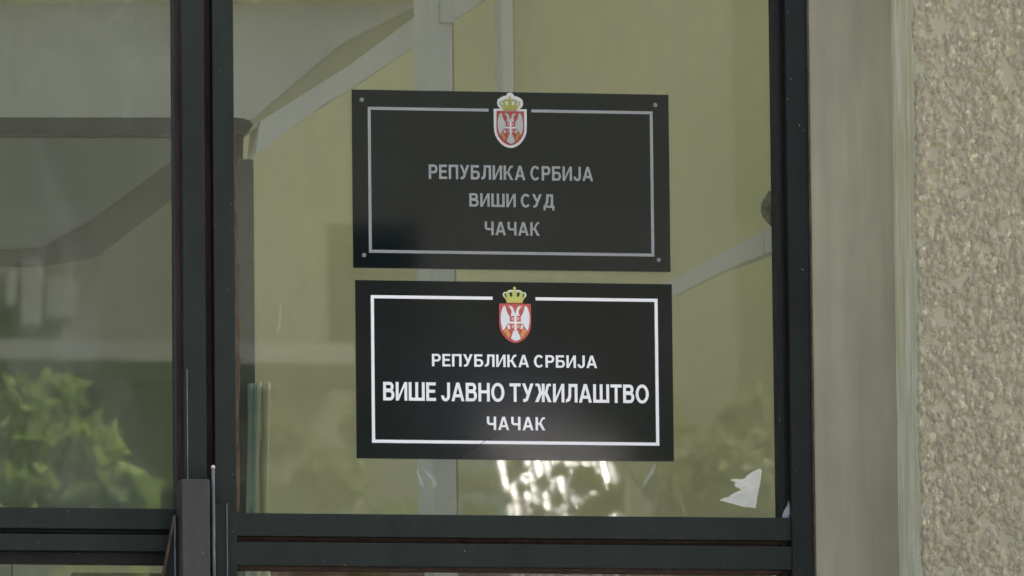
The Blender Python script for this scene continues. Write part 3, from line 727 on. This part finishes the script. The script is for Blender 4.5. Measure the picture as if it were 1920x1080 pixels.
box('carcass', PX(-162, yr), PX(100, yr), yr+.022, yr+.4, FZ, PZ(1026, yr, 30), M['offwhite'], cb_)
pn = box('brown_partition', PX(134, yr+.5), PX(325, yr+.5), yr+.5, yr+.53, FZ, PZ(1026, yr, 30), M['brownpanel'], None, .002, loc=(PX(220, yr), yr+.5, FZ))
tag(pn, 'low olive-brown partition behind the lower left pane', 'partition')

# ------------------------------------------------------------------ across the street (seen as reflections)
def Q(px, py, d):
    """point at distance d in front of the facade whose mirror image stands at this pixel"""
    p = P(px, py, d+GY*2); return Vector((float(p[0]), -d, float(p[2])))
DB = 30.0
def qx(px, py=540): return Q(px, py, DB).x
def qz(py, px=960): return Q(px, py, DB).z
ob = thing('opposite_building', 'pale plastered building across the street with recessed window', 'building', (Q(500, 540, DB).x, -DB, 0))
M['ob1'] = simple('grey_beige_plaster', (.115, .118, .092), .9, .06, 2)
M['ob2'] = simple('pale_plaster', (.135, .137, .112), .9, .06, 2)
M['ob3'] = simple('whitewashed_parapet', (.20, .21, .20), .9, .05, 2)
M['obwing'] = simple('dark_olive_plaster', (.05, .06, .03), .9, .1, 2)
M['obdark'] = simple('dark_window_recess', (.02, .022, .022), .4, .2, 6)
xr_, xl_ = qx(1380), -16.0
box('wall', xl_, xr_, -DB-10, -DB, qz(400), 11.2, M['ob1'], ob)
box('wall', xl_, qx(612), -DB-10, -DB+.03, 0, qz(400), M['ob2'], ob)
box('wall', qx(782), xr_, -DB-10, -DB+.03, 0, qz(400), M['ob2'], ob)
box('wall', qx(612), qx(782), -DB-10, -DB+.02, qz(425), qz(400), M['ob2'], ob)
box('wall', qx(612), qx(782), -DB-10, -DB+.02, 0, qz(735), M['ob2'], ob)
box('window_recess', qx(612), qx(782), -DB-9.9, -DB-.6, qz(735), qz(425), M['obdark'], ob)
box('parapet', xl_, qx(632), -DB+.04, -DB+.9, qz(726), qz(690), M['ob3'], ob)
box('side_wing', xr_+.002, xr_+9, -DB-10, -DB-5, 0, 11.2, M['obwing'], ob)
box('roof', xl_-.3, xr_+.3, -DB-10.3, -DB+.4, 11.2, 11.45, M['ob1'], ob)
for a_, b_, c_, d_ in ((-90, -20, 520, 620), (-5, 18, 530, 600), (24, 62, 515, 635), (66, 122, 548, 622)):
    bx = box('wall_unit', qx(a_), qx(b_), -DB+.035, -DB+.3, qz(d_), qz(c_), M['ob3'], ob, .01)
# unseen steel drum on the annex roof, added to throw the sun glint
DT = 19.0
tq = Q(938, 1030, DT)
an = box('annex', tq.x-2.5, tq.x+2.5, -DT-3.5, -DT+.8, 0, tq.z-.86, M['ob1'], None, 0, loc=(tq.x, -DT-1.5, 0))
tag(an, 'low flat-roofed annex across the street', 'annex')
tk = thing('glint_drum', 'unseen silver steel drum added to throw the sun glint', 'glint reflector', (tq.x, -DT-.1, tq.z-.86))
m = N('brushed_steel'); m.col((.85, .86, .87)); m.b.inputs['Metallic'].default_value = 1; m.rough(.34); m.bump(m.noise(14, (1, 1, 1), 3), .012, .8); M['steel'] = m.m
bm = bmesh.new(); rt_ = .80; hl_ = .25; prof = [(-hl_-.02, rt_*.3), (-hl_-.012, rt_*.96)]
for k in range(85): prof.append((-hl_+2*hl_*k/84, rt_+.008*math.sin(k*.97)+.006*math.sin(k*.41+1)+.004*math.sin(k*1.9+2)))
prof += [(hl_+.012, rt_*.96), (hl_+.02, rt_*.3)]
rings = []
ca, sa = math.cos(R(-16.6)), math.sin(R(-16.6))
for a_, b_ in prof:
    rings.append([bm.verts.new((tq.x+a_*ca-b_*math.cos(t)*sa, -DT-.6+a_*sa+b_*math.cos(t)*ca, tq.z-.06+b_*math.sin(t))) for t in [2*math.pi*k/64 for k in range(64)]])
for A_, B_r in zip(rings, rings[1:]):
    for k in range(64): bm.faces.new([A_[k], A_[(k+1) % 64], B_r[(k+1) % 64], B_r[k]])
bm.faces.new(rings[0]); bm.faces.new(rings[-1][::-1])
bm_obj('drum', bm, M['steel'], tk, smooth=True)
for s_ in (-1, 1): box('support', tq.x+s_*.15-.03, tq.x+s_*.15+.03, -DT-.4, -DT, tq.z-.86, tq.z-.36, M['ob1'], tk)

def leafmat(name, a, b):
    m = N(name); oi = m.n('ShaderNodeAttribute'); oi.attribute_name = 'shade'
    c = m.ramp(oi.outputs['Fac'], [(0, a), (1, b)]); m.col(c); m.rough(.6)
    tr = m.n('ShaderNodeBsdfTranslucent'); m.l(c, tr.inputs[0])
    mx = m.n('ShaderNodeMixShader'); mx.inputs[0].default_value = .45
    m.l(m.b.outputs[0], mx.inputs[1]); m.l(tr.outputs[0], mx.inputs[2]); m.l(mx.outputs[0], m.o.inputs[0])
    return m.m
M['leafA'] = leafmat('fresh_green_leaf', (.17, .25, .045), (.32, .43, .10))
M['leafB'] = leafmat('olive_green_leaf', (.06, .085, .015), (.14, .19, .04))
M['leafC'] = leafmat('yellow_green_leaf', (.16, .19, .07), (.22, .25, .09))
M['bark'] = simple('grey_bark', (.12, .10, .08), .9, .3, 12, (1, 1, .3), .01)
def crown_mesh(name, clumps, nleaf, size, seed):
    r = np.random.default_rng(seed); V = []; F = []; sh = []
    tot = sum(c[3]**2 for c in clumps)
    for (cx, cy, cz, rad) in clumps:
        k = int(nleaf*rad**2/tot); d = r.normal(size=(k, 3)); d /= np.linalg.norm(d, axis=1)[:, None]
        c = np.array([cx, cy, cz])+d*(rad*r.random((k, 1))**.45)*np.array([1, 1, .8])
        u = r.normal(size=(k, 3)); u /= np.linalg.norm(u, axis=1)[:, None]
        v = np.cross(u, r.normal(size=(k, 3))); v /= np.linalg.norm(v, axis=1)[:, None]
        s = size*(.6+.8*r.random((k, 1)))
        base = len(V)
        q_ = np.stack([c-u*s, c+v*s*.4, c+u*s, c-v*s*.4], 1).reshape(-1, 3)
        V.extend(q_.tolist()); F.extend([(base+4*i, base+4*i+1, base+4*i+2, base+4*i+3) for i in range(k)])
        g = r.random(k); sh.extend(np.repeat(g, 4).tolist())
    me = bpy.data.meshes.new(name); me.from_pydata(V, [], F)
    a = me.attributes.new('shade', 'FLOAT', 'POINT'); a.data.foreach_set('value', np.array(sh, dtype=np.float32))
    return me
def tree(label, base, clumps, nleaf, size, mat, seed, group='trees across the street', tw=.022, tr=.16):
    t = thing('tree', label, 'tree', base, group)
    bm = bmesh.new(); zc = min(c[2] for c in clumps)+.2
    add_tube(bm, base, (base[0], base[1], zc), tr, tr*.62, 10)
    for c in clumps: add_tube(bm, (base[0], base[1], zc-.3), (c[0], c[1], c[2]), tw, tw*.3, 6)
    bm_obj('trunk', bm, M['bark'], t, smooth=True)
    link('crown', crown_mesh('crown', clumps, nleaf, size, seed), mat, t)
def cluster(pts, d, seed, jit=.15):
    r = random.Random(seed); out = []
    for px, py, rp in pts:
        q_ = Q(px, py, d+r.uniform(-.4, .4)); out.append((q_.x, q_.y, q_.z, rp*.001*(2*20.4+d-20)/20*.55))
    return out
# bright tree, left
dl = 11.0
cA = cluster([(40, 760, 60), (110, 745, 70), (60, 840, 110), (160, 850, 100), (20, 940, 120), (230, 940, 110), (130, 960, 120), (300, 985, 70), (60, 1040, 160), (200, 1060, 160), (-60, 900, 160), (-150, 1000, 200), (40, 1200, 250), (200, 1250, 240)], dl, 1)
bA = Q(-160, 1000, dl); tree('fresh green leafy tree nearest the entrance', (bA.x, -dl, 0), cA, 3600, .075, M['leafA'], 11)
cB = cluster([(700, 800, 100), (740, 980, 90), (620, 900, 120), (800, 1180, 120), (520, 820, 90), (480, 960, 140), (640, 1060, 150)], 15, 2)
bB = Q(600, 1000, 15); tree('olive green tree left in the row across the street', (bB.x, -15, 0), cB, 2600, .05, M['leafB'], 12)
cC = cluster([(1120, 790, 70), (1230, 800, 120), (1350, 880, 150), (1420, 800, 140), (1300, 980, 130), (1450, 960, 150), (1250, 900, 70), (1350, 1150, 220), (1480, 1080, 200)], 15.5, 3)
bC = Q(1400, 1000, 15.5); tree('broad yellow-green tree right in the row across the street', (bC.x, -15.5, 0), cC, 3600, .05, M['leafC'], 13)
cD = cluster([(915, 905, 50), (968, 880, 40), (1100, 900, 62), (1120, 955, 60), (900, 965, 55), (1050, 882, 30), (985, 915, 26), (1045, 935, 24), (880, 900, 50), (1150, 930, 60), (1080, 965, 26), (950, 935, 22), (1020, 905, 20), (1010, 960, 22), (935, 915, 20)], 16.5, 5)  # leaf clumps placed to break the drum glint into spots
bD = Q(1175, 1000, 16.5); tree('sparse tree added to break up the drum glint', (bD.x, -16.5, 0), cD, 520, .034, M['leafB'], 14, tw=.007, tr=.022)
